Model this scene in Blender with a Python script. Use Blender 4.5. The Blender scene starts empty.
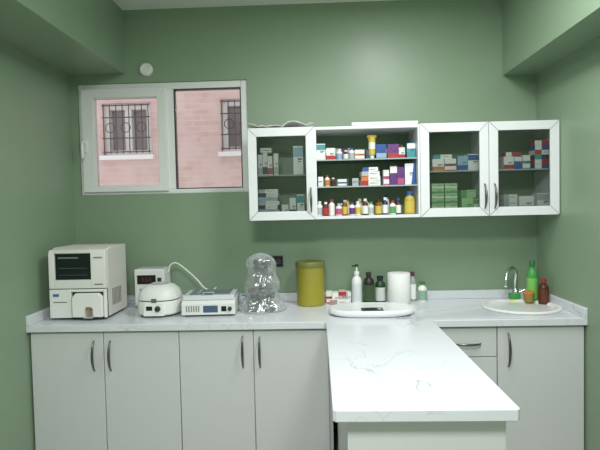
import bpy, math, random
from mathutils import Matrix, Vector, noise
random.seed(7)
S=bpy.context.scene
W=3.07; CEIL=2.835; CT=0.88

# ---------------------------------------------------------------- materials
def lin(c):
    return tuple(((x/255)/12.92 if x/255<=.04045 else ((x/255+.055)/1.055)**2.4) for x in c)+(1,)
_m={}
def M(name,col,rough=.5,metal=0,bump=0,bscale=60,var=0,emit=0,coat=0,alpha=1):
    if name in _m: return _m[name]
    m=bpy.data.materials.new(name); m.use_nodes=True
    nt=m.node_tree; b=nt.nodes['Principled BSDF']
    c=lin(col)
    b.inputs['Base Color'].default_value=c
    b.inputs['Roughness'].default_value=rough
    b.inputs['Metallic'].default_value=metal
    b.inputs['Coat Weight'].default_value=coat
    b.inputs['Alpha'].default_value=alpha
    tc=nt.nodes.new('ShaderNodeTexCoord')
    if var or bump:
        n=nt.nodes.new('ShaderNodeTexNoise'); n.inputs['Scale'].default_value=bscale; n.inputs['Detail'].default_value=4
        nt.links.new(tc.outputs['Object'],n.inputs['Vector'])
        if bump:
            bp=nt.nodes.new('ShaderNodeBump'); bp.inputs['Strength'].default_value=bump; bp.inputs['Distance'].default_value=.01
            nt.links.new(n.outputs['Fac'],bp.inputs['Height']); nt.links.new(bp.outputs['Normal'],b.inputs['Normal'])
        if var:
            n2=nt.nodes.new('ShaderNodeTexNoise'); n2.inputs['Scale'].default_value=max(2,bscale/12); n2.inputs['Detail'].default_value=5
            nt.links.new(tc.outputs['Object'],n2.inputs['Vector'])
            mx=nt.nodes.new('ShaderNodeMix'); mx.data_type='RGBA'
            mx.inputs[6].default_value=tuple(x*(1-var) for x in c[:3])+(1,); mx.inputs[7].default_value=tuple(min(1,x*(1+var)) for x in c[:3])+(1,)
            nt.links.new(n2.outputs['Fac'],mx.inputs[0]); nt.links.new(mx.outputs[2],b.inputs['Base Color'])
    if emit:
        b.inputs['Emission Color'].default_value=c; b.inputs['Emission Strength'].default_value=emit
    _m[name]=m; return m
def glassmat(name,tint=(1,1,1),gloss=.5,rough=.0):
    m=bpy.data.materials.new(name); m.use_nodes=True; nt=m.node_tree; nt.nodes.clear()
    o=nt.nodes.new('ShaderNodeOutputMaterial'); t=nt.nodes.new('ShaderNodeBsdfTransparent'); g=nt.nodes.new('ShaderNodeBsdfGlossy')
    t.inputs[0].default_value=tint+(1,); g.inputs['Roughness'].default_value=rough
    fr=nt.nodes.new('ShaderNodeFresnel'); fr.inputs[0].default_value=1.0+gloss
    mx=nt.nodes.new('ShaderNodeMixShader'); nt.links.new(fr.outputs[0],mx.inputs[0]); nt.links.new(t.outputs[0],mx.inputs[1]); nt.links.new(g.outputs[0],mx.inputs[2])
    nt.links.new(mx.outputs[0],o.inputs[0]); return m
def bagmat():
    m=bpy.data.materials.new('thin_plastic_film'); m.use_nodes=True; nt=m.node_tree; nt.nodes.clear()
    o=nt.nodes.new('ShaderNodeOutputMaterial'); t=nt.nodes.new('ShaderNodeBsdfTransparent'); g=nt.nodes.new('ShaderNodeBsdfGlossy')
    g.inputs['Roughness'].default_value=.2; g.inputs[0].default_value=(.95,.96,.97,1)
    lw=nt.nodes.new('ShaderNodeLayerWeight'); lw.inputs[0].default_value=.35
    mr=nt.nodes.new('ShaderNodeMapRange'); mr.inputs[3].default_value=.12; mr.inputs[4].default_value=.5; nt.links.new(lw.outputs['Facing'],mr.inputs[0])
    mx=nt.nodes.new('ShaderNodeMixShader'); nt.links.new(mr.outputs[0],mx.inputs[0]); nt.links.new(t.outputs[0],mx.inputs[1]); nt.links.new(g.outputs[0],mx.inputs[2])
    d=nt.nodes.new('ShaderNodeBsdfDiffuse'); d.inputs[0].default_value=(.8,.82,.84,1)
    mr2=nt.nodes.new('ShaderNodeMapRange'); mr2.inputs[3].default_value=.10; mr2.inputs[4].default_value=.6; nt.links.new(lw.outputs['Facing'],mr2.inputs[0])
    m2=nt.nodes.new('ShaderNodeMixShader'); nt.links.new(mr2.outputs[0],m2.inputs[0]); nt.links.new(mx.outputs[0],m2.inputs[1]); nt.links.new(d.outputs[0],m2.inputs[2])
    nt.links.new(m2.outputs[0],o.inputs[0]); return m
def marble():
    m=bpy.data.materials.new('white_marble'); m.use_nodes=True; nt=m.node_tree; b=nt.nodes['Principled BSDF']
    tc=nt.nodes.new('ShaderNodeTexCoord')
    def vein(scale,dist,w,seed):
        mp=nt.nodes.new('ShaderNodeMapping'); mp.inputs['Location'].default_value=(seed,seed*.7,0); mp.inputs['Rotation'].default_value=(0,0,seed)
        nt.links.new(tc.outputs['Object'],mp.inputs[0])
        n=nt.nodes.new('ShaderNodeTexNoise'); n.inputs['Scale'].default_value=scale; n.inputs['Detail'].default_value=6; n.inputs['Roughness'].default_value=.5; n.inputs['Distortion'].default_value=dist
        nt.links.new(mp.outputs[0],n.inputs['Vector'])
        s=nt.nodes.new('ShaderNodeMath'); s.operation='SUBTRACT'; s.inputs[1].default_value=.5; nt.links.new(n.outputs['Fac'],s.inputs[0])
        a=nt.nodes.new('ShaderNodeMath'); a.operation='ABSOLUTE'; nt.links.new(s.outputs[0],a.inputs[0])
        r=nt.nodes.new('ShaderNodeMapRange'); r.inputs[1].default_value=0; r.inputs[2].default_value=w; r.inputs[3].default_value=1; r.inputs[4].default_value=0
        nt.links.new(a.outputs[0],r.inputs[0]); return r.outputs[0]
    v1=vein(1.6,.6,.006,1.3); v2=vein(2.8,1.0,.0045,4.1)
    mask=nt.nodes.new('ShaderNodeTexNoise'); mask.inputs['Scale'].default_value=3; nt.links.new(tc.outputs['Object'],mask.inputs['Vector'])
    mr=nt.nodes.new('ShaderNodeMapRange'); mr.inputs[1].default_value=.40; mr.inputs[2].default_value=.62; nt.links.new(mask.outputs['Fac'],mr.inputs[0])
    ad=nt.nodes.new('ShaderNodeMath'); ad.operation='MAXIMUM'; nt.links.new(v1,ad.inputs[0]); nt.links.new(v2,ad.inputs[1])
    mu=nt.nodes.new('ShaderNodeMath'); mu.operation='MULTIPLY'; nt.links.new(ad.outputs[0],mu.inputs[0]); nt.links.new(mr.outputs[0],mu.inputs[1])
    mx=nt.nodes.new('ShaderNodeMix'); mx.data_type='RGBA'; mx.inputs[6].default_value=lin((214,217,222)); mx.inputs[7].default_value=lin((174,177,184))
    nt.links.new(mu.outputs[0],mx.inputs[0]); nt.links.new(mx.outputs[2],b.inputs['Base Color'])
    b.inputs['Roughness'].default_value=.2
    return m
def stucco():
    m=bpy.data.materials.new('pink_brick_facade'); m.use_nodes=True; nt=m.node_tree; b=nt.nodes['Principled BSDF']
    tc=nt.nodes.new('ShaderNodeTexCoord'); mp=nt.nodes.new('ShaderNodeMapping'); mp.inputs['Rotation'].default_value=(math.radians(90),0,0)
    nt.links.new(tc.outputs['Object'],mp.inputs[0])
    br=nt.nodes.new('ShaderNodeTexBrick'); br.inputs['Scale'].default_value=1; br.inputs['Brick Width'].default_value=.2; br.inputs['Row Height'].default_value=.065; br.inputs['Mortar Size'].default_value=.005
    br.inputs['Color1'].default_value=lin((214,176,172)); br.inputs['Color2'].default_value=lin((200,160,157)); br.inputs['Mortar'].default_value=lin((216,184,180))
    nt.links.new(mp.outputs[0],br.inputs['Vector'])
    n=nt.nodes.new('ShaderNodeTexNoise'); n.inputs['Scale'].default_value=5; n.inputs['Detail'].default_value=8; nt.links.new(tc.outputs['Object'],n.inputs['Vector'])
    mr=nt.nodes.new('ShaderNodeMapRange'); mr.inputs[1].default_value=.35; mr.inputs[2].default_value=.65; mr.inputs[3].default_value=.1; mr.inputs[4].default_value=.8; nt.links.new(n.outputs['Fac'],mr.inputs[0])
    mx=nt.nodes.new('ShaderNodeMix'); mx.data_type='RGBA'; mx.inputs[7].default_value=lin((218,190,188)); nt.links.new(mr.outputs[0],mx.inputs[0]); nt.links.new(br.outputs['Color'],mx.inputs[6])
    nt.links.new(mx.outputs[2],b.inputs['Base Color']); b.inputs['Roughness'].default_value=.9
    return m
MARB=marble()
GREEN=M('green_wall_paint',(134,155,130),.38,bump=.04,bscale=90,var=.04)
CEILM=M('ceiling_white_paint',(225,228,222),.7,bump=.05,bscale=80)
FLOORM=M('floor_tile',(170,168,162),.3,var=.08,bscale=20)
CAB=M('cabinet_laminate',(203,205,205),.35,bump=.01,bscale=200,var=.015)
CABW=M('cabinet_white',(228,230,232),.3,bump=.01,bscale=150)
PVC=M('pvc_white',(232,232,232),.3,bump=.01,bscale=100)
HAND=M('handle_gunmetal',(115,112,108),.28,.9)
CHROME=M('chrome',(228,230,232),.12,1)
GLASS=glassmat('clear_glass',(.92,.94,.93),.5)
PINK=stucco()
BLACK=M('black_plastic',(18,18,20),.3)
DARK=M('dark_grey_plastic',(50,52,55),.45)
def C(r,g,b,rough=.45): return M('colour_%d_%d_%d'%(r,g,b),(r,g,b),rough)

# ---------------------------------------------------------------- mesh builder
class MB:
    def __init__(s): s.v=[];s.f=[];s.mi=[];s.mats=[];s.T=Matrix()
    def m(s,mat):
        if mat not in s.mats: s.mats.append(mat)
        return s.mats.index(mat)
    def add(s,vs,fs,mat):
        o=len(s.v); s.v+= [tuple(s.T@Vector(v)) for v in vs]
        i=s.m(mat)
        for f in fs: s.f.append(tuple(o+k for k in f)); s.mi.append(i)
    def box(s,x0,x1,y0,y1,z0,z1,mat):
        v=[(x0,y0,z0),(x1,y0,z0),(x1,y1,z0),(x0,y1,z0),(x0,y0,z1),(x1,y0,z1),(x1,y1,z1),(x0,y1,z1)]
        s.add(v,[(0,3,2,1),(4,5,6,7),(0,1,5,4),(1,2,6,5),(2,3,7,6),(3,0,4,7)],mat)
    def prism(s,poly,a0,a1,axis,mat):
        mk={'x':lambda p,a:(a,p[0],p[1]),'y':lambda p,a:(p[0],a,p[1]),'z':lambda p,a:(p[0],p[1],a)}[axis]
        n=len(poly); v=[mk(p,a0) for p in poly]+[mk(p,a1) for p in poly]
        f=[(i,(i+1)%n,n+(i+1)%n,n+i) for i in range(n)]+[tuple(range(n))[::-1],tuple(range(n,2*n))]
        s.add(v,f,mat)
    def lathe(s,cx,cy,prof,mat,seg=32,sx=1,sy=1,fn=None,sq=0):
        rings=[];o=len(s.v)
        for p in prof:
            r,z=p[0],p[1]; ring=[]
            for k in range(seg):
                a=2*math.pi*k/seg; c,si=math.cos(a),math.sin(a)
                rr=r
                if sq:
                    e=2+sq*4; rr=r/((abs(c)**e+abs(si)**e)**(1/e))
                if fn: rr=fn(a,z,rr)
                ring.append((cx+rr*c*sx,cy+rr*si*sy,z))
            rings.append(ring)
        for ring in rings: s.v+=[tuple(s.T@Vector(v)) for v in ring]
        cur=mat
        for j in range(len(prof)-1):
            if len(prof[j])>2: cur=prof[j][2]
            i=s.m(cur)
            for k in range(seg):
                a=o+j*seg+k; b=o+j*seg+(k+1)%seg
                s.f.append((a,b,b+seg,a+seg)); s.mi.append(i)
        if prof[0][0]>1e-5: s.f.append(tuple(o+k for k in range(seg))[::-1]); s.mi.append(s.m(prof[0][2] if len(prof[0])>2 else mat))
        if prof[-1][0]>1e-5: s.f.append(tuple(o+(len(prof)-1)*seg+k for k in range(seg))); s.mi.append(s.m(cur))
    def tube(s,pts,r,mat,seg=12,flat=1):
        pts=[Vector(p) for p in pts]; rs=r if isinstance(r,(list,tuple)) else [r]*len(pts)
        o=len(s.v); i=s.m(mat); up=None
        for k,p in enumerate(pts):
            t=(pts[min(k+1,len(pts)-1)]-pts[max(k-1,0)]).normalized()
            if up is None:
                up=Vector((0,0,1)) if abs(t.z)<.9 else Vector((1,0,0))
            n=(up-t*up.dot(t)).normalized(); b=t.cross(n); up=n
            for j in range(seg):
                a=2*math.pi*j/seg
                s.v.append(tuple(s.T@(p+n*math.cos(a)*rs[k]+b*math.sin(a)*rs[k]*flat)))
        for k in range(len(pts)-1):
            for j in range(seg):
                a=o+k*seg+j;b=o+k*seg+(j+1)%seg
                s.f.append((a,b,b+seg,a+seg)); s.mi.append(i)
        s.f.append(tuple(o+j for j in range(seg))[::-1]); s.mi.append(i)
        s.f.append(tuple(o+(len(pts)-1)*seg+j for j in range(seg))); s.mi.append(i)
    def obj(s,name,bevel=0,parent=None,sharp=38):
        me=bpy.data.meshes.new(name); me.from_pydata(s.v,[],s.f)
        for m in s.mats: me.materials.append(m)
        for p,i in zip(me.polygons,s.mi): p.material_index=i; p.use_smooth=True
        me.validate(); me.update()
        import bmesh
        bm=bmesh.new(); bm.from_mesh(me); bmesh.ops.recalc_face_normals(bm,faces=bm.faces); bm.to_mesh(me); bm.free()
        me.set_sharp_from_angle(angle=math.radians(sharp))
        ob=bpy.data.objects.new(name,me); S.collection.objects.link(ob)
        if bevel:
            b=ob.modifiers.new('bevel','BEVEL'); b.width=bevel; b.segments=2; b.limit_method='ANGLE'; b.angle_limit=math.radians(40)
        if parent: ob.parent=parent
        return ob
def empty(name,loc=(0,0,0)):
    e=bpy.data.objects.new(name,None); e.empty_display_size=.1; S.collection.objects.link(e); return e
def smooth_path(pts,n=6):
    P=[Vector(p) for p in pts]; out=[]
    for i in range(len(P)-1):
        a=P[max(i-1,0)];b=P[i];c=P[i+1];d=P[min(i+2,len(P)-1)]
        for k in range(n):
            t=k/n; out.append(.5*((2*b)+(c-a)*t+(2*a-5*b+4*c-d)*t*t+(-a+3*b-3*c+d)*t**3))
    out.append(P[-1]); return out

# ---------------------------------------------------------------- room shell
YB=-4.3
WX0,WX1,WZ0,WZ1=.045,1.187,1.615,2.357
b=MB()
b.box(-.15,WX0,0,.18,0,CEIL,GREEN); b.box(WX1,W+.15,0,.18,0,CEIL,GREEN)
b.box(WX0,WX1,0,.18,0,WZ0,GREEN); b.box(WX0,WX1,0,.18,WZ1,CEIL,GREEN)
b.obj('wall_back')
b=MB(); b.box(-.15,0,YB,0,0,CEIL,GREEN); b.obj('wall_left')
b=MB(); b.box(W,W+.15,YB,0,0,CEIL,GREEN); b.obj('wall_right')
b=MB(); b.box(-.15,W+.15,YB-.15,YB,0,CEIL,GREEN); b.obj('wall_front')
b=MB(); b.box(-.15,W+.15,YB-.15,.18,-.1,0,FLOORM); b.obj('floor')
b=MB(); b.box(-.15,W+.15,YB-.15,.18,CEIL,CEIL+.1,CEILM); b.obj('ceiling')
b=MB(); b.box(0,.374,YB,0,2.415,CEIL,GREEN); b.obj('ceiling_beam')
b=MB(); b.box(2.855,W,YB,0,2.33,CEIL,GREEN); b.obj('ceiling_beam.001')

# ---------------------------------------------------------------- window
b=MB(); y0,y1=.012,.075
def frame(b,x0,x1,z0,z1,t,y0,y1,mat):
    if not isinstance(t,(tuple,list)): t=(t,t,t,t) # l r b t
    b.box(x0,x0+t[0],y0,y1,z0,z1,mat); b.box(x1-t[1],x1,y0,y1,z0,z1,mat)
    b.box(x0+t[0],x1-t[1],y0,y1,z0,z0+t[2],mat); b.box(x0+t[0],x1-t[1],y0,y1,z1-t[3],z1,mat)
win=empty('window_1')
frame(b,WX0,WX1,WZ0,WZ1,(.035,.045,.03,.045),y0,y1,PVC)
b.box(.635,.69,y0,y1,WZ0+.03,WZ1-.045,PVC)
b.obj('frame',.004,win)
b=MB(); frame(b,.072,.645,1.635,2.322,(.08,.06,.042,.062),-.012,.06,PVC)
frame(b,.146,.591,1.671,2.266,.005,-.004,.05,DARK)
b.obj('opening_sash',.006,win)
b=MB(); frame(b,.69,WX1-.045,WZ0+.03,WZ1-.045,.007,.02,.06,DARK); b.obj('gasket',0,win)
b=MB(); b.box(.152,.585,.03,.036,1.677,2.26,GLASS); b.box(.698,WX1-.053,.04,.046,WZ0+.038,WZ1-.053,GLASS); b.obj('panes',0,win)
b=MB(); b.box(.082,.106,-.022,-.012,1.90,1.99,PVC); b.tube([(.094,-.02,1.965),(.094,-.055,1.965),(.094,-.06,1.94),(.094,-.06,1.86)],[.008,.009,.010,.008],PVC)
b.obj('window_handle',0,win)

# ---------------------------------------------------------------- outside building
ob=empty('neighbour_building')
b=MB(); Yp=2.5
wins=[(-.86,-.29,2.15,2.76),(.535,1.1,2.16,2.77),(-2.3,-1.75,2.15,2.76)]
xs=[-5]+[c for w in sorted(wins) for c in (w[0],w[1])]+[6]
for i in range(0,len(xs)-1,2): b.box(xs[i],xs[i+1],Yp,Yp+.3,-1,6,PINK)
for w in wins: b.box(w[0],w[1],Yp,Yp+.3,-1,w[2],PINK); b.box(w[0],w[1],Yp,Yp+.3,w[3],6,PINK)
b.obj('facade',0,ob)
b=MB(); BAR=M('grille_iron',(84,68,72),.6); OW=M('outside_window_frame',(236,228,228),.5); OG=M('outside_window_glass',(150,134,138),.15)
for x0,x1,z0,z1 in wins:
    b.box(x0,x1,Yp+.13,Yp+.15,z0,z1,OG)
    frame(b,x0,x1,z0,z1,.065,Yp+.05,Yp+.13,OW); b.box((x0+x1)/2-.04,(x0+x1)/2+.04,Yp+.05,Yp+.13,z0+.065,z1-.065,OW)
    b.box(x0-.03,x1+.03,Yp-.06,Yp,z0-.05,z0,OW)
    for k in range(8):
        x=x0+.02+(x1-x0-.04)*k/7
        b.tube([(x,Yp-.03,z1-.02),(x,Yp-.03,z0+.02)],.006,BAR,8)
    for z,yy in ((z1-.03,-.03),(z1-.17,-.03),(z0+.2,-.03),(z0+.04,-.03)):
        b.tube([(x0,Yp+yy,z),(x1,Yp+yy,z)],.007,BAR,8)
    for k in range(3):
        xc=x0+(x1-x0)*(.18+.32*k); b.tube([(xc+.055*math.cos(a),Yp-.04,z1-.29+.055*math.sin(a)) for a in [i*math.pi/8 for i in range(17)]],.005,BAR,6)
b.obj('barred_windows',0,ob)

# ---------------------------------------------------------------- countertop
def build_counter():
    b=MB()
    poly=[(0,0),(0,-.62),(1.66,-.62),(1.672,-.635),(1.672,-1.79),(1.682,-1.80),(2.236,-1.80),(2.246,-1.79),(2.246,-.635),(2.258,-.62),(W,-.62),(W,0)]
    b.prism(poly,.84,.88,'z',MARB)
    me=b.obj('tmp')
    c=MB(); c.lathe(2.84,-.31,[(.195,.7),(.195,1.0)],MARB,48,1,.93); co=c.obj('cut')
    md=me.modifiers.new('b','BOOLEAN'); md.operation='DIFFERENCE'; md.object=co; md.solver='EXACT'
    bv=me.modifiers.new('bev','BEVEL'); bv.width=.004; bv.segments=2; bv.limit_method='ANGLE'; bv.angle_limit=math.radians(50)
    dg=bpy.context.evaluated_depsgraph_get(); nm=bpy.data.meshes.new_from_object(me.evaluated_get(dg))
    bpy.data.objects.remove(me); bpy.data.objects.remove(co)
    par=empty('countertop')
    o=bpy.data.objects.new('slab',nm); S.collection.objects.link(o); o.parent=par
    if not nm.materials: nm.materials.append(MARB)
    b=MB(); b.box(.0,W,-.02,0,.88,.935,MARB); b.box(0,.02,-.62,-.02,.88,.935,MARB); b.box(W-.02,W,-.62,-.02,.88,.935,MARB)
    b.obj('upstand',.003,par)
build_counter()

# ---------------------------------------------------------------- base cabinets
def handle(b,x,z0,z1,y,horizontal=False):
    L=z1-z0; pts=[];rs=[]
    for i in range(17):
        t=i/16; d=.03*math.sin(math.pi*t)**.55 if 0<t<1 else 0
        p=(x,y-d-.002,z0+L*t) if not horizontal else (z0+L*t,y-d-.002,x)
        pts.append(p); rs.append(.0038+.0036*math.sin(math.pi*t))
    b.tube(pts,rs,HAND,10,1.0)
bc=empty('base_cabinet')
E=.004
b=MB(); b.box(E,1.70,-.58,-.02,.1,.84,CAB); b.box(2.23,W-E,-.58,-.52,.1,.84,CAB); b.box(2.23,2.25,-.52,-.02,.1,.84,CAB); b.box(W-.02,W-E,-.52,-.02,.1,.84,CAB); b.box(2.25,W-.02,-.52,-.02,.1,.12,CAB)
b.box(E,1.70,-.53,-.1,0,.1,DARK); b.box(2.23,W-E,-.53,-.1,0,.1,DARK); b.obj('carcass',0,bc)
for i,(x0,x1) in enumerate([(.012,.427),(.427,.853),(.853,1.268),(1.268,1.682),(2.598,3.062)]):
    b=MB(); b.box(x0+.002,x1-.002,-.6,-.581,.11,.833,CAB); b.obj('door_leaf_%d'%(i+1),.0025,bc)
b=MB(); b.box(2.262,2.594,-.6,-.581,.672,.833,CAB); b.obj('drawer_front',.0025,bc)
b=MB(); b.box(2.262,2.594,-.6,-.581,.11,.668,CAB); b.obj('door_leaf_6',.0025,bc)
b=MB()
for x,z0,z1 in ((.374,.617,.786),(.467,.617,.786),(1.209,.625,.802),(1.303,.625,.797),(2.655,.618,.802)): handle(b,x,z0,z1,-.6)
handle(b,.745,2.365,2.508,-.6,True)
b.obj('handles',0,bc)
pb=empty('peninsula_cabinet')
b=MB(); b.box(1.724,2.21,-1.745,-.605,.1,.838,CAB); b.box(1.76,2.17,-1.70,-.62,0,.1,DARK); b.obj('body',.002,pb)
b=MB(); b.box(1.718,2.214,-1.763,-1.746,.1,.835,CAB); b.obj('end_panel',.002,pb)

# ---------------------------------------------------------------- sink + faucet
CER=M('sink_ceramic',(232,233,232),.12,coat=.3)
b=MB(); b.lathe(2.84,-.31,[(.225,.881),(.225,.888),(.215,.893),(.2,.892),(.19,.885),(.185,.86),(.16,.80),(.11,.765),(.03,.755),(.03,.74),(.025,.745)],CER,56,1,.93)
b.lathe(2.84,-.31,[(.028,.752),(.028,.757),(.01,.756),(.0,.756)],CHROME,24)
b.obj('washbasin')
b=MB(); fx,fy=2.905,-.065
b.lathe(fx,fy,[(.03,.88),(.03,.89),(.022,.895),(.021,.94),(.015,.948),(.0,.95)],CHROME,24)
b.tube(smooth_path([(fx,fy,.93),(fx,fy,1.0),(fx-.005,fy-.02,1.06),(fx-.045,fy-.06,1.092),(fx-.095,fy-.11,1.065),(fx-.11,fy-.13,1.0),(fx-.11,fy-.13,.985)],5),.0115,CHROME,14)
b.tube([(fx+.015,fy,.92),(fx+.055,fy-.01,.945)],[.008,.006],CHROME)
b.obj('faucet')

# ---------------------------------------------------------------- wall cabinet
wc=empty('glass_door_cabinet')
WE=W-.003
CX=[1.224,1.628,2.252,2.656,WE]; z0,z1=1.43,1.985; yf=-.3; t=.018
b=MB(); b.box(CX[0],WE,yf,-.002,z0,z0+t,CABW); b.box(CX[0],WE,yf,-.002,z1-t,z1,CABW)
b.box(CX[0],CX[0]+t,yf,-.002,z0+t,z1-t,CABW); b.box(WE-t,WE,yf,-.002,z0+t,z1-t,CABW)
for x in CX[1:4]: b.box(x-t/2,x+t/2,yf,-.002,z0+t,z1-t,CABW)
b.obj('carcass',.0015,wc)
SH=glassmat('shelf_glass',(.80,.88,.85),.5)
SHW=M('shelf_edge',(165,178,176),.2)
b=MB()
def shelf(xa,xb,z):
    b.box(xa+t/2,xb-t/2,yf+.03,-.003,z-.006,z,SH); b.box(xa+t/2,xb-t/2,yf+.026,yf+.03,z-.007,z+.001,SHW)
shelf(CX[1],CX[2],1.79); shelf(CX[1],CX[2],1.627)
for xa,xb in ((CX[0]+t/2,CX[1]),(CX[2],CX[3]),(CX[3],WE-t/2)): shelf(xa,xb,1.705)
b.obj('shelves',0,wc)
def gdoor(n,xa,xb,hx):
    d=.052; b=MB(); yo=yf-.02
    a0,a1,c0,c1=xa+.002,xb-.002,z0-.0,z1
    b.prism([(a0,c0),(a1,c0),(a1-d,c0+d),(a0+d,c0+d)],yo,yf-.001,'y',CABW)
    b.prism([(a0,c1),(a0+d,c1-d),(a1-d,c1-d),(a1,c1)],yo,yf-.001,'y',CABW)
    b.prism([(a0,c0+.0015),(a0+d,c0+d+.0015),(a0+d,c1-d-.0015),(a0,c1-.0015)],yo,yf-.001,'y',CABW)
    b.prism([(a1,c0+.0015),(a1,c1-.0015),(a1-d,c1-d-.0015),(a1-d,c0+d+.0015)],yo,yf-.001,'y',CABW)
    g=M('mitre_joint',(110,110,108),.5)
    b.obj('door_frame_%d'%n,.0015,wc)
    b=MB(); 
    for (px,pz,sx,sz) in ((a0,c0,1,1),(a1,c0,-1,1),(a0,c1,1,-1),(a1,c1,-1,-1)):
        w=.0016
        b.prism([(px+sx*.002,pz+sz*(.002+w)),(px+sx*(.002+w),pz+sz*.002),(px+sx*d,pz+sz*(d-w)),(px+sx*(d-w),pz+sz*d)],yo-.0004,yo+.001,'y',g)
    b.obj('mitre_%d'%n,0,wc)
    b=MB(); b.box(a0+d-.004,a1-d+.004,yf-.012,yf-.008,c0+d-.004,c1-d+.004,GLASS); b.obj('door_glass_%d'%n,0,wc)
    b=MB(); handle(b,hx,1.475,1.62,yo); b.obj('door_handle_%d'%n,0,wc)
gdoor(1,CX[0],CX[1],CX[1]-.028); gdoor(2,CX[2],CX[3],CX[3]-.028); gdoor(3,CX[3],WE,CX[3]+.03)

# ---------------------------------------------------------------- medicines
WH=C(235,235,232); 
def med(b,x,y,z,w,d,h,body,band,style=0,rot=0):
    T=b.T; b.T=Matrix.Translation((x,y,z))@Matrix.Rotation(math.radians(rot),4,'Z')
    b.box(-w/2,w/2,0,d,.0005,h,body); e=.0006
    if style==0: b.box(-w/2,w/2,-e,0,h*.06,h*.38,band)
    elif style==1: b.box(-w/2,-w/2+w*.38,-e,0,.001,h,band)
    elif style==2: b.box(-w/2,w/2,-e,0,h*.62,h*.95,band)
    elif style==3: b.box(-w/2,w/2,-e,0,h*.4,h*.6,band); b.box(-w/2,w/2,-e,0,.001,h*.1,band)
    elif style==4: b.prism([(-w/2,.001),(w*.1,.001),(w*.35,h),(-w/2,h)],-e,0,'y',band)
    tx=C(70,72,85); 
    b.box(-w*.05,w*.38,-e*1.6,-e,h*.52,h*.57,tx)
    b.box(-w*.05,w*.25,-e*1.6,-e,h*.44,h*.47,tx)
    b.T=T
def bottle(b,x,y,z,r,h,body,cap,label=None,neck=.45,caph=.16,seg=20):
    hs=h*(1-caph)
    L=label or body
    b.lathe(x,y,[(r*.93,z+.0005),(r,z+h*.03),(r,z+hs*.1),(r*1.015,z+hs*.1,L),(r*1.015,z+hs*.68),(r,z+hs*.68,body),(r,z+hs*.76),(r*.85,z+hs*.87),(r*neck,z+hs*.95),(r*neck,z+hs),(r*neck*1.25,z+hs,cap),(r*neck*1.25,z+h*.985),(r*neck*1.05,z+h),(0,z+h)],body,seg)
RED=C(180,52,54);BLUE=C(50,85,155);PUR=C(105,55,125);YEL=C(210,185,75);ORG=C(210,125,60);TEAL=C(70,150,155);NAVY=C(38,46,85);GRN=C(95,155,92);LG=C(165,205,150);PNK=C(190,85,130);BRN=C(75,42,25);LBL=C(150,180,205);AMB=C(120,70,25);GRY=C(180,183,185)
X=lambda u:1.25+(u-255)*.00617
def backrow(b,u0,u1,z,hmin,hmax,bodies,bands):
    x=X(u0)
    while True:
        w=random.uniform(.035,.07)
        if x+w>X(u1): break
        if random.random()<.7: med(b,x+w/2,-.115,z,w-.003,.06,random.uniform(hmin,hmax),random.choice(bodies),random.choice(bands),random.randrange(5))
        x+=w
b=MB(); z=1.791
med(b,X(322),-.24,z,.058,.05,.10,WH,TEAL,2,5); med(b,X(332),-.22,z,.055,.05,.075,WH,RED,0,-4)
bottle(b,X(341),-.2,z,.019,.07,WH,WH,LBL); bottle(b,X(347),-.23,z,.016,.058,BRN,WH,WH); bottle(b,X(353),-.2,z,.019,.075,WH,BLUE,GRY)
med(b,X(361),-.22,z,.058,.05,.06,WH,ORG,3,6)
b.T=Matrix.Translation((X(373),-.23,z)); b.lathe(0,0,[(.013,.0005,WH),(.013,.02),(.02,.026,YEL),(.021,.06,WH),(.021,.10,YEL),(.024,.135)],WH,24); b.box(-.028,.028,-.003,.003,.13,.146,YEL); b.T=Matrix()
med(b,X(382),-.24,z,.062,.05,.088,BLUE,LBL,0,3); med(b,X(394),-.23,z,.068,.05,.088,PUR,RED,0,-5); med(b,X(403),-.2,z,.04,.04,.07,WH,RED,0)
med(b,X(411.5),-.24,z,.05,.05,.092,TEAL,WH,2,0)
backrow(b,318,415,z,.06,.10,[WH,WH,LBL,GRY],[BLUE,TEAL,RED,GRY,PUR])
b.obj('medicine_boxes')
b=MB(); z=1.628
med(b,X(320),-.23,z,.05,.05,.062,WH,NAVY,1); bottle(b,X(328),-.24,z,.015,.07,WH,RED,ORG); bottle(b,X(334),-.22,z,.015,.055,BRN,WH)
med(b,X(343),-.22,z,.055,.05,.045,WH,BLUE,3); med(b,X(354),-.24,z,.06,.05,.048,GRY,BLACK,1)
for k,(w,h,c) in enumerate(((.118,.03,RED),(.115,.028,ORG),(.11,.028,GRY),(.09,.025,BLUE))): med(b,X(371),-.25,z+[0,.0302,.0584,.0866][k],w,.09,h,WH,c,1,[2,-3,4,-2][k])
med(b,X(387),-.22,z,.035,.06,.095,WH,PNK,3); med(b,X(394),-.23,z,.042,.06,.12,PUR,WH,2); med(b,X(401),-.235,z,.042,.06,.11,PUR,PNK,0); med(b,X(410),-.24,z,.062,.06,.13,BLUE,WH,4,-6)
b.obj('medicine_boxes.001')
b=MB(); z=1.449
row=[(320,WH,WH,GRY,.018,.09),(326,BRN,WH,RED,.017,.085),(332,WH,RED,WH,.019,.10),(339,WH,GRY,PNK,.019,.075),(345,AMB,GRY,YEL,.018,.095),(352,WH,PUR,PUR,.018,.08),(358,WH,WH,YEL,.019,.085),(365,BRN,WH,WH,.018,.10),(371,WH,GRN,GRY,.018,.08),(378,AMB,BRN,YEL,.019,.095),(385,NAVY,WH,WH,.018,.105),(392,WH,RED,GRN,.019,.085),(398,BRN,BLUE,WH,.017,.10)]
for i,(u,bo,ca,la,r,h) in enumerate(row): bottle(b,X(u),-.235-.02*(i%2),z,r,h,bo,ca,la)
for i,(u,bo,ca,la,r,h) in enumerate(row[1:-1]):
    if i%3!=1: bottle(b,X(u+3),-.16,z,r,h*(1.0+.2*(i%2)),la,bo,WH)
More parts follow.
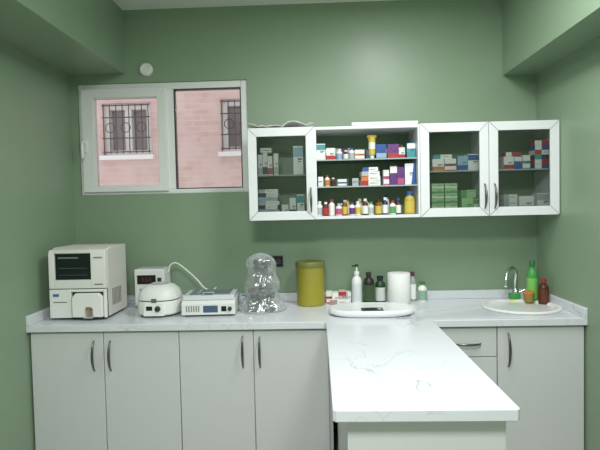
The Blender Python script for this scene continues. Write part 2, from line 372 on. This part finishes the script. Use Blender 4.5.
bottle(b,X(409),-.24,z,.031,.14,C(185,168,75),BLUE,YEL,.5)
b.obj('medicine_bottles')
b=MB(); z=1.706
for k,u in enumerate((261,266,271,277)): med(b,X(u),-.22,z,.029,.09,[.13,.14,.12,.135][k],WH,[GRY,NAVY,RED,GRY][k],0)
med(b,X(267),-.22,z+.1405,.07,.08,.03,WH,GRY,3)
med(b,X(299.5),-.24,z,.06,.08,.175,WH,LBL,2)
b.obj('medicine_boxes.002')
b=MB(); z=1.449
for k in range(7): med(b,X(268+k%2),-.24,z+.0245*k,.13-.006*(k%3),.11,.024,[WH,GRY,WH][k%3],[GRY,LBL,NAVY][k%3],1,(-1)**k*2)
med(b,X(293),-.23,z,.038,.08,.115,WH,BLUE,0); med(b,X(301),-.23,z,.045,.08,.135,WH,TEAL,2); med(b,X(285),-.2,z,.042,.06,.075,WH,GRY,0)
b.obj('medicine_boxes.003')
b=MB(); z=1.706
med(b,X(438),-.23,z,.07,.08,.075,WH,ORG,0); med(b,X(450),-.23,z,.07,.08,.075,WH,RED,3); med(b,X(443),-.22,z+.0755,.11,.07,.026,WH,TEAL,1); med(b,X(462),-.23,z,.06,.08,.09,LBL,BLUE,0); med(b,X(473),-.23,z,.07,.08,.10,WH,BLUE,2,3)
b.obj('medicine_boxes.004')
b=MB(); z=1.449
for k in range(6):
    for u in (437,450): med(b,X(u),-.24,z+.0305*k,.074,.09,.03,LG,[GRN,WH][k%2],0,random.uniform(-2,2))
med(b,X(466),-.24,z,.07,.08,.09,LG,GRN,0); med(b,X(477),-.23,z,.055,.08,.085,WH,GRN,2)
for k in range(2): med(b,X(468),-.22,z+.0915+.0245*k,.09,.08,.024,LG,GRN,1)
b.obj('medicine_boxes.005')
b=MB(); z=1.706
med(b,X(507),-.23,z,.06,.08,.08,WH,RED,0); med(b,X(516),-.23,z,.045,.08,.08,BLUE,WH,2); med(b,X(524),-.23,z,.045,.08,.085,WH,TEAL,3); med(b,X(512),-.22,z+.0805,.09,.07,.025,RED,WH,1)
for k,c in enumerate((BLUE,RED,NAVY,WH,BLUE,RED)): med(b,X(540),-.24,z+.0285*k,.105,.08,.028,c,[WH,WH,TEAL,RED,WH,WH][k],1,random.uniform(-3,3))
b.obj('medicine_boxes.006')
b=MB(); z=1.449
for k in range(3): med(b,X(508),-.24,z+.0355*k,.08,.08,.035,WH,[GRY,LBL,GRY][k],1)
med(b,X(524),-.23,z,.09,.08,.095,WH,LBL,0); med(b,X(541),-.23,z,.08,.08,.11,WH,GRY,2)
b.obj('medicine_boxes.007')
# on top
b=MB(); b.box(1.862,2.262,-.2,-.04,1.986,2.012,C(238,240,238)); b.box(1.858,2.266,-.204,-.036,2.004,2.022,C(232,234,232)); b.obj('flat_carton',.002)
b=MB(); n=40; vs=[];fs=[]
for i in range(n):
    for j in range(10):
        x=1.232+.385*i/(n-1); y=-.31+.22*j/9
        zz=1.990+.045*abs(noise.noise((x*7,y*7,2)))+.012*abs(noise.noise((x*24,y*20,5)))
        vs.append((x+.006*math.sin(j*2),y,zz))
for i in range(n-1):
    for j in range(9): fs.append((i*10+j,(i+1)*10+j,(i+1)*10+j+1,i*10+j+1))
b.add(vs,fs,C(236,235,230,.7)); o=b.obj('crumpled_paper',0,None,80); sm=o.modifiers.new('s','SOLIDIFY'); sm.thickness=.003; sm.offset=1

# ---------------------------------------------------------------- wall fittings
b=MB(); b.T=Matrix.Translation((.52,0,2.44))@Matrix.Rotation(math.radians(90),4,'X')
b.lathe(0,0,[(.043,0),(.043,.012),(.038,.02),(.03,.022),(.028,.018),(0,.018)],PVC,32); b.obj('pipe_cap')
b=MB(); b.box(1.283,1.400,-.01,0,1.112,1.184,DARK)
b.box(1.288,1.340,-.013,-.0101,1.118,1.178,BLACK); b.box(1.343,1.395,-.013,-.0101,1.118,1.178,BLACK)
for x in (1.314,1.369):
    b.T=Matrix.Translation((x,-.0131,1.148))@Matrix.Rotation(math.radians(90),4,'X'); b.lathe(0,0,[(.021,0),(.021,.003),(.018,.003),(.017,.001),(0,.001)],DARK,24); b.T=Matrix()
b.obj('electric_socket',.0015)

# ---------------------------------------------------------------- analyzer
AN=M('analyzer_white',(224,223,219),.4); AN2=M('analyzer_light',(231,231,228),.4); ANS=M('analyzer_side',(212,210,204),.45)
a=empty('hematology_analyzer')
x0,x1,yf_,yb=.078,.412,-.50,-.19
b=MB(); b.prism([(yf_+.025,.895),(yb,.895),(yb,1.30),(yf_+.06,1.30),(yf_+.025,1.285)],x0,x1,'x',ANS); b.obj('housing',.006,a)
b=MB()
fp=[(yf_-.005,1.065),(yf_+.024,1.065),(yf_+.024,1.285),(yf_+.012,1.29),(yf_-.003,1.27)]
b.prism(fp,x0,.112,'x',AN); b.prism(fp,.325,x1,'x',AN)
b.box(.112,.325,yf_-.005,yf_+.024,1.065,1.115,AN); b.box(.112,.325,yf_-.003,yf_+.024,1.268,1.288,AN)
b.box(x0,.205,yf_-.005,yf_+.024,.895,1.06,AN2)
b.box(.205,x1,yf_+.012,yf_+.024,.895,1.06,DARK)
b.box(.395,x1,yf_-.005,yf_+.012,.895,1.06,AN2); b.box(.205,.395,yf_-.005,yf_+.012,1.045,1.06,AN2); b.obj('fascia',.003,a)
b=MB(); b.box(.114,.323,yf_+.008,yf_+.012,1.117,1.266,M('lcd_screen',(22,28,30),.12)); 
b.box(.13,.25,yf_+.0072,yf_+.008,1.238,1.246,C(110,130,130)); b.box(.13,.30,yf_+.0072,yf_+.008,1.18,1.184,C(70,85,88)); b.box(.13,.30,yf_+.0072,yf_+.008,1.14,1.144,C(60,75,78)); b.obj('screen',0,a)
b=MB()
outer=[(.215,.9),(.215,1.015),(.235,1.038),(.37,1.038),(.392,1.015),(.392,.9),(.335,.9),(.335,.945),(.325,.958),(.297,.958),(.287,.945),(.287,.9)]
b.prism(outer,yf_-.02,yf_+.011,'y',AN2); b.obj('sampling_hood',.004,a)
b=MB(); b.box(.287,.335,yf_+.002,yf_+.011,.9,.958,C(165,150,130)); b.tube([(.311,yf_-.006,.956),(.311,yf_-.006,.91)],.003,CHROME); b.box(.302,.320,yf_-.012,yf_+.002,.943,.958,C(180,120,70))
b.box(.285,.338,yf_-.028,yf_+.002,.896,.902,GRY)
b.box(.10,.18,yf_-.006,yf_-.004,.985,.989,DARK); b.box(.10,.135,yf_-.007,yf_-.004,1.02,1.035,C(70,110,160)); b.box(.345,.395,yf_-.006,yf_-.004,1.085,1.092,C(120,125,130))
b.box(.345,.395,yf_-.006,yf_-.004,1.24,1.247,C(120,140,170))
b.box(x0+.02,x0+.06,yf_+.05,yb-.02,.881,.896,DARK); b.box(x1-.06,x1-.02,yf_+.05,yb-.02,.881,.896,DARK)
for k in range(7): b.box(x1,x1+.001,-.42+.02*k,-.41+.02*k,.95,1.05,C(120,116,105))
b.obj('details',0,a)

# ---------------------------------------------------------------- small digital meter behind
b=MB(); b.box(.455,.648,-.17,-.04,.895,1.128,PVC); b.box(.462,.641,-.176,-.17,.905,1.12,C(222,222,220))
b.box(.474,.594,-.179,-.176,1.035,1.092,BLACK); b.box(.606,.63,-.181,-.176,1.05,1.075,DARK); 
SEG=M('dim_led',(120,50,46),.4,emit=.15)
for k in range(3):
    x=.505+.024*k
    for dx0,dx1,dz0,dz1 in ((0,.011,.022,.024),(0,.011,.011,.013),(0,.011,0,.002),(0,.002,0,.024),(.009,.011,0,.024)): b.box(x+dx0,x+dx1,-.1797,-.179,1.052+dz0,1.052+dz1,SEG)
for k in range(3): b.box(.49+.035*k,.51+.035*k,-.179,-.176,.99,1.005,C(90,110,150))
b.box(.48,.62,-.165,-.05,.881,.895,DARK)
b.box(.47,.63,-.16,-.05,1.128,1.134,GRY)
b.obj('digital_test_meter',.003)
b=MB(); b.tube(smooth_path([(.655,-.1,1.10),(.668,-.1,1.145),(.71,-.1,1.158),(.78,-.11,1.11),(.85,-.13,1.05),(.90,-.15,1.0),(.95,-.165,.985),(.98,-.165,1.005)],6),.005,PVC,10); b.obj('power_cable')
b=MB(); b.tube(smooth_path([(1.14,-.04,.886),(1.19,-.05,.888),(1.27,-.045,.94),(1.33,-.035,1.06),(1.345,-.025,1.13)],6),.004,DARK,8); b.obj('power_cable.001')

# ---------------------------------------------------------------- centrifuge
b=MB(); c=C(226,227,224); dk=C(95,98,100)
b.lathe(.675,-.345,[(.118,.892),(.125,.90),(.125,.965),(.122,.972),(.119,.973,dk),(.119,.979),(.124,.98,c),(.122,1.0),(.108,1.03),(.085,1.052),(.055,1.064),(.052,1.064,dk),(.05,1.067,C(190,195,198)),(.0,1.071)],c,48,1,1,None,.18)
b.prism([(.615,.893),(.735,.893),(.725,.965),(.625,.965)],-.479,-.445,'y',C(235,235,232))
b.box(.632,.668,-.4805,-.479,.925,.95,BLACK)
b.T=Matrix.Translation((.70,-.479,.935))@Matrix.Rotation(math.radians(90),4,'X'); b.lathe(0,0,[(.017,0),(.015,.012),(.013,.014),(0,.014)],DARK,20); b.T=Matrix()
b.box(.66,.69,-.471,-.455,.968,.992,dk)
for dx,dy in ((-.08,-.08),(.08,-.08),(-.08,.08),(.08,.08)): b.lathe(.675+dx,-.345+dy,[(.012,.881),(.012,.895)],DARK,12)
b.obj('centrifuge',.002)

# ---------------------------------------------------------------- dry heat steriliser box
b=MB(); b.T=Matrix.Translation((.983,-.325,0))@Matrix.Rotation(math.radians(3),4,'Z')
b.prism([(-.13,.892),(.13,.892),(.13,.975),(-.105,.975),(-.13,.955)],-.155,.155,'x',C(225,226,224))
lid=M('lid_smoked',(120,132,145),.15,.3)
b.prism([(-.112,.9755),(.125,.9755),(.11,1.0),(-.09,1.0)],-.15,.15,'x',C(200,204,206))
b.box(-.12,.12,-.075,.095,1.0005,1.004,lid)
b.tube([(-.03,-.09,1.0),(-.03,-.10,1.02),(.03,-.10,1.02),(.03,-.09,1.0)],.004,CHROME)
b.box(-.03,.055,-.1315,-.13,.905,.945,C(70,90,120)); b.box(.075,.105,-.1315,-.13,.91,.94,BLACK)
for k in range(6): b.box(-.13+.014*k,-.122+.014*k,-.1312,-.13,.91,.945,C(140,142,142))
b.T=b.T@Matrix.Translation((.125,-.13,.925))@Matrix.Rotation(math.radians(90),4,'X'); b.lathe(0,0,[(.013,0),(.011,.012),(0,.012)],DARK,18)
b.T=Matrix.Translation((.983,-.325,0)); 
for dx in (-.13,.13):
    for dy in (-.1,.1): b.lathe(dx,dy,[(.01,.881),(.01,.893)],DARK,12)
b.obj('dry_heat_sterilizer',.003)

# ---------------------------------------------------------------- microscope in bag
mi=empty('covered_microscope'); b=MB(); mx_,my_=1.282,-.28; MG=C(48,50,53); LGy=C(85,88,90)
b.T=Matrix.Translation((mx_,my_,0))
b.prism([(-.075,-.08),(.075,-.08),(.085,0),(.06,.09),(-.06,.09),(-.085,0)],.881,.92,'z',MG)
b.prism([(.04,.92),(.085,.92),(.085,1.13),(-.03,1.13),(-.03,1.09),(.03,1.08)],-.035,.035,'x',LGy)
b.box(-.07,.07,-.07,.04,.995,1.012,BLACK); b.box(-.04,.04,-.05,.04,.96,.985,DARK)
b.lathe(0,-.03,[(.034,1.05),(.036,1.085),(.034,1.09)],DARK,20); 
for dx in (-.018,.018): b.lathe(dx,-.03,[(.006,1.018),(.010,1.03),(.010,1.05)],CHROME,16)
b.lathe(0,-.01,[(.045,1.13),(.048,1.145),(.034,1.168),(0,1.17)],MG,20)
for sx in (-.028,.028): b.tube([(sx*.6,-.01,1.15),(sx,-.05,1.185)],[.018,.015],BLACK)
for sx in (-1,1): b.tube([(sx*.026,.06,.96),(sx*.075,.06,.96)],[.022,.022],BLACK)
b.obj('microscope',.002,mi)
b=MB(); b.T=Matrix.Translation((mx_,my_,0))
def ridge(p): return 1-2*abs(noise.noise(p))
def wob(a,z,r):
    c,s_=math.cos(a),math.sin(a)
    p=(c*1.3,s_*1.3,z*8)
    q=noise.noise((c*2,s_*2,z*12))*1.2
    return r*(1+.24*noise.noise(p)+.10*ridge((c*2.8+q,s_*2.8,z*16))+.06*ridge((c*6,s_*6+q,z*34+q))-.09)
key=[(.135,.883),(.142,.892),(.134,.912),(.12,.935),(.108,.96),(.102,.99),(.108,1.02),(.104,1.05),(.09,1.075),(.08,1.1),(.078,1.125),(.084,1.145),(.088,1.165),(.082,1.19),(.066,1.208),(.042,1.222),(.018,1.23),(.0,1.231)]
prof=[]
for i in range(len(key)-1):
    for k in range(3):
        t_=k/3; prof.append((key[i][0]*(1-t_)+key[i+1][0]*t_,key[i][1]*(1-t_)+key[i+1][1]*t_))
prof.append(key[-1])
b.lathe(0,0,prof,bagmat(),96,1,.95,wob)
b.obj('plastic_cover',0,mi,60)
b=MB(); med(b,1.165,-.10,.88,.07,.06,.055,C(95,150,200),WH,1,4); b.obj('blue_carton')

# ---------------------------------------------------------------- canister
OL=M('olive_tin',(158,150,52),.35); OLD=M('olive_lid',(108,114,56),.4)
b=MB(); b.lathe(1.583,-.13,[(.088,.881),(.091,.887),(.0895,.895),(.0895,1.118),(.092,1.122),(.092,1.124,OLD),(.096,1.126),(.096,1.15),(.092,1.158),(.075,1.16),(.072,1.155),(.0,1.155)],OL,48)
b.tube([(1.55,-.13,1.157),(1.555,-.13,1.168),(1.61,-.13,1.168),(1.615,-.13,1.157)],.004,OLD)
b.obj('metal_canister')

# ---------------------------------------------------------------- counter bottles, boxes
b=MB()
med(b,1.70,-.11,.88,.035,.06,.075,WH,RED,3); med(b,1.74,-.12,.88,.04,.07,.07,WH,BLUE,0); med(b,1.785,-.11,.88,.042,.07,.078,C(215,190,185),RED,2); med(b,1.826,-.1,.88,.032,.06,.07,WH,GRY,1)
med(b,1.765,-.155,.88,.12,.03,.03,WH,C(170,140,140),1,4)
b.obj('small_cartons')
b=MB(); bottle(b,1.88,-.11,.88,.033,.205,C(232,234,232),C(235,235,235),C(215,222,224),.42,.1)
b.lathe(1.88,-.11,[(.006,1.085),(.006,1.115),(.012,1.116,DARK),(.012,1.13),(0,1.131)],WH,16); b.tube([(1.88,-.11,1.122),(1.85,-.125,1.12)],.005,DARK)
b.obj('soap_pump_bottle')
b=MB(); bottle(b,1.955,-.12,.88,.035,.20,C(35,28,22),C(40,40,42),C(60,85,55),.4,.12); b.obj('antiseptic_bottle')
b=MB(); bottle(b,2.03,-.1,.88,.033,.172,C(30,60,38),C(30,32,34),C(205,210,205),.5,.14); b.obj('antiseptic_bottle.001')
b=MB(); bottle(b,2.243,-.07,.88,.024,.19,C(160,165,165),C(90,35,40),WH,.45,.13); b.obj('spray_bottle')
b=MB(); bottle(b,2.302,-.09,.88,.028,.13,WH,C(70,120,80),C(140,175,150),.5,.16); b.obj('alcohol_bottle')
PT=M('paper_towel',(236,236,234),.9,bump=.15,bscale=160)
b=MB(); b.lathe(2.145,-.135,[(.070,.882),(.072,.886),(.072,1.07),(.069,1.074),(.022,1.074),(.02,1.06,C(160,140,110)),(.02,.9),(0,.9)],PT,48); b.obj('paper_towel_roll')
b=MB(); bottle(b,2.975,-.15,.88,.033,.26,C(70,150,75),C(40,110,60),C(120,190,90),.4,.14); b.obj('dish_soap_bottle')
b=MB(); bottle(b,3.012,-.225,.88,.030,.155,C(70,35,20),C(150,40,35),C(95,45,28),.45,.16); b.obj('syrup_bottle')
b=MB(); b.box(2.845,2.91,-.135,-.095,.8935,.93,C(60,150,80)); b.box(2.845,2.91,-.135,-.095,.881,.893,C(215,205,70)); b.obj('dish_sponge',.004)
b=MB(); b.lathe(2.93,-.205,[(.022,.888),(.03,.9),(.03,.94),(.033,.942,C(200,120,60)),(.033,.955),(0,.956)],C(150,120,50),24)
b.obj('small_jar')

# ---------------------------------------------------------------- baby scale
SC=M('scale_white',(233,235,237),.25)
b=MB()
b.lathe(1.938,-.42,[(.225,.883),(.243,.893),(.247,.903),(.243,.914),(.228,.919),(.21,.917),(.12,.913),(.0,.912)],SC,72,1,.56,None,.22)
b.box(1.875,1.995,-.535,-.462,.914,.9215,C(62,66,70)); b.box(1.888,1.958,-.527,-.472,.9215,.9223,C(30,34,36)); b.box(1.967,1.985,-.52,-.48,.9215,.9225,GRY)
for dx in (-.17,.17):
    for dy in (-.07,.07): b.lathe(1.938+dx,-.42+dy,[(.018,.881),(.018,.89)],DARK,16)
b.obj('digital_scale')

# ---------------------------------------------------------------- ceiling lights
LM=M('lamp_diffuser',(252,253,255),.5,emit=3)
def lamp(name,x,y,sx,sy,power,rot=0):
    e=empty(name); e.location=(x,y,0); e.rotation_euler=(0,0,math.radians(rot))
    b=MB(); b.box(-sx/2-.02,sx/2+.02,-sy/2-.02,sy/2+.02,CEIL-.03,CEIL,PVC); b.obj('housing',.003,e)
    b=MB(); b.box(-sx/2,sx/2,-sy/2,sy/2,CEIL-.034,CEIL-.0301,LM); b.obj('diffuser',0,e)
    l=bpy.data.lights.new(name+'_lamp','AREA'); l.shape='RECTANGLE'; l.size=sx; l.size_y=sy; l.energy=power; l.color=(.985,.99,1)
    o=bpy.data.objects.new('lamp_light',l); o.location=(0,0,CEIL-.037); S.collection.objects.link(o); o.parent=e
lamp('ceiling_light',2.3,-1.5,.12,1.25,34,24)
lamp('ceiling_light.001',1.45,-3.1,.6,.6,74)

# ---------------------------------------------------------------- world
w=bpy.data.worlds.new('overcast_sky'); S.world=w; w.use_nodes=True
bg=w.node_tree.nodes['Background']; bg.inputs[0].default_value=(.95,.97,1,1); bg.inputs[1].default_value=1.45
S.view_settings.view_transform='Standard'

# ---------------------------------------------------------------- camera
ya,pi,ro=.036,-.038,-.022
F=Vector((-math.sin(ya)*math.cos(pi),math.cos(ya)*math.cos(pi),math.sin(pi)))
R=Vector((math.cos(ya),math.sin(ya),0)); U=R.cross(F)
R2=R*math.cos(ro)+U*math.sin(ro); U2=-R*math.sin(ro)+U*math.cos(ro)
cd=bpy.data.cameras.new('camera'); cd.lens=30; cd.sensor_width=36; cd.clip_start=.05
co=bpy.data.objects.new('camera',cd); S.collection.objects.link(co)
mt=Matrix((R2,U2,-F)).transposed().to_4x4(); mt.translation=(1.638,-3.324,1.513); co.matrix_world=mt
S.camera=co
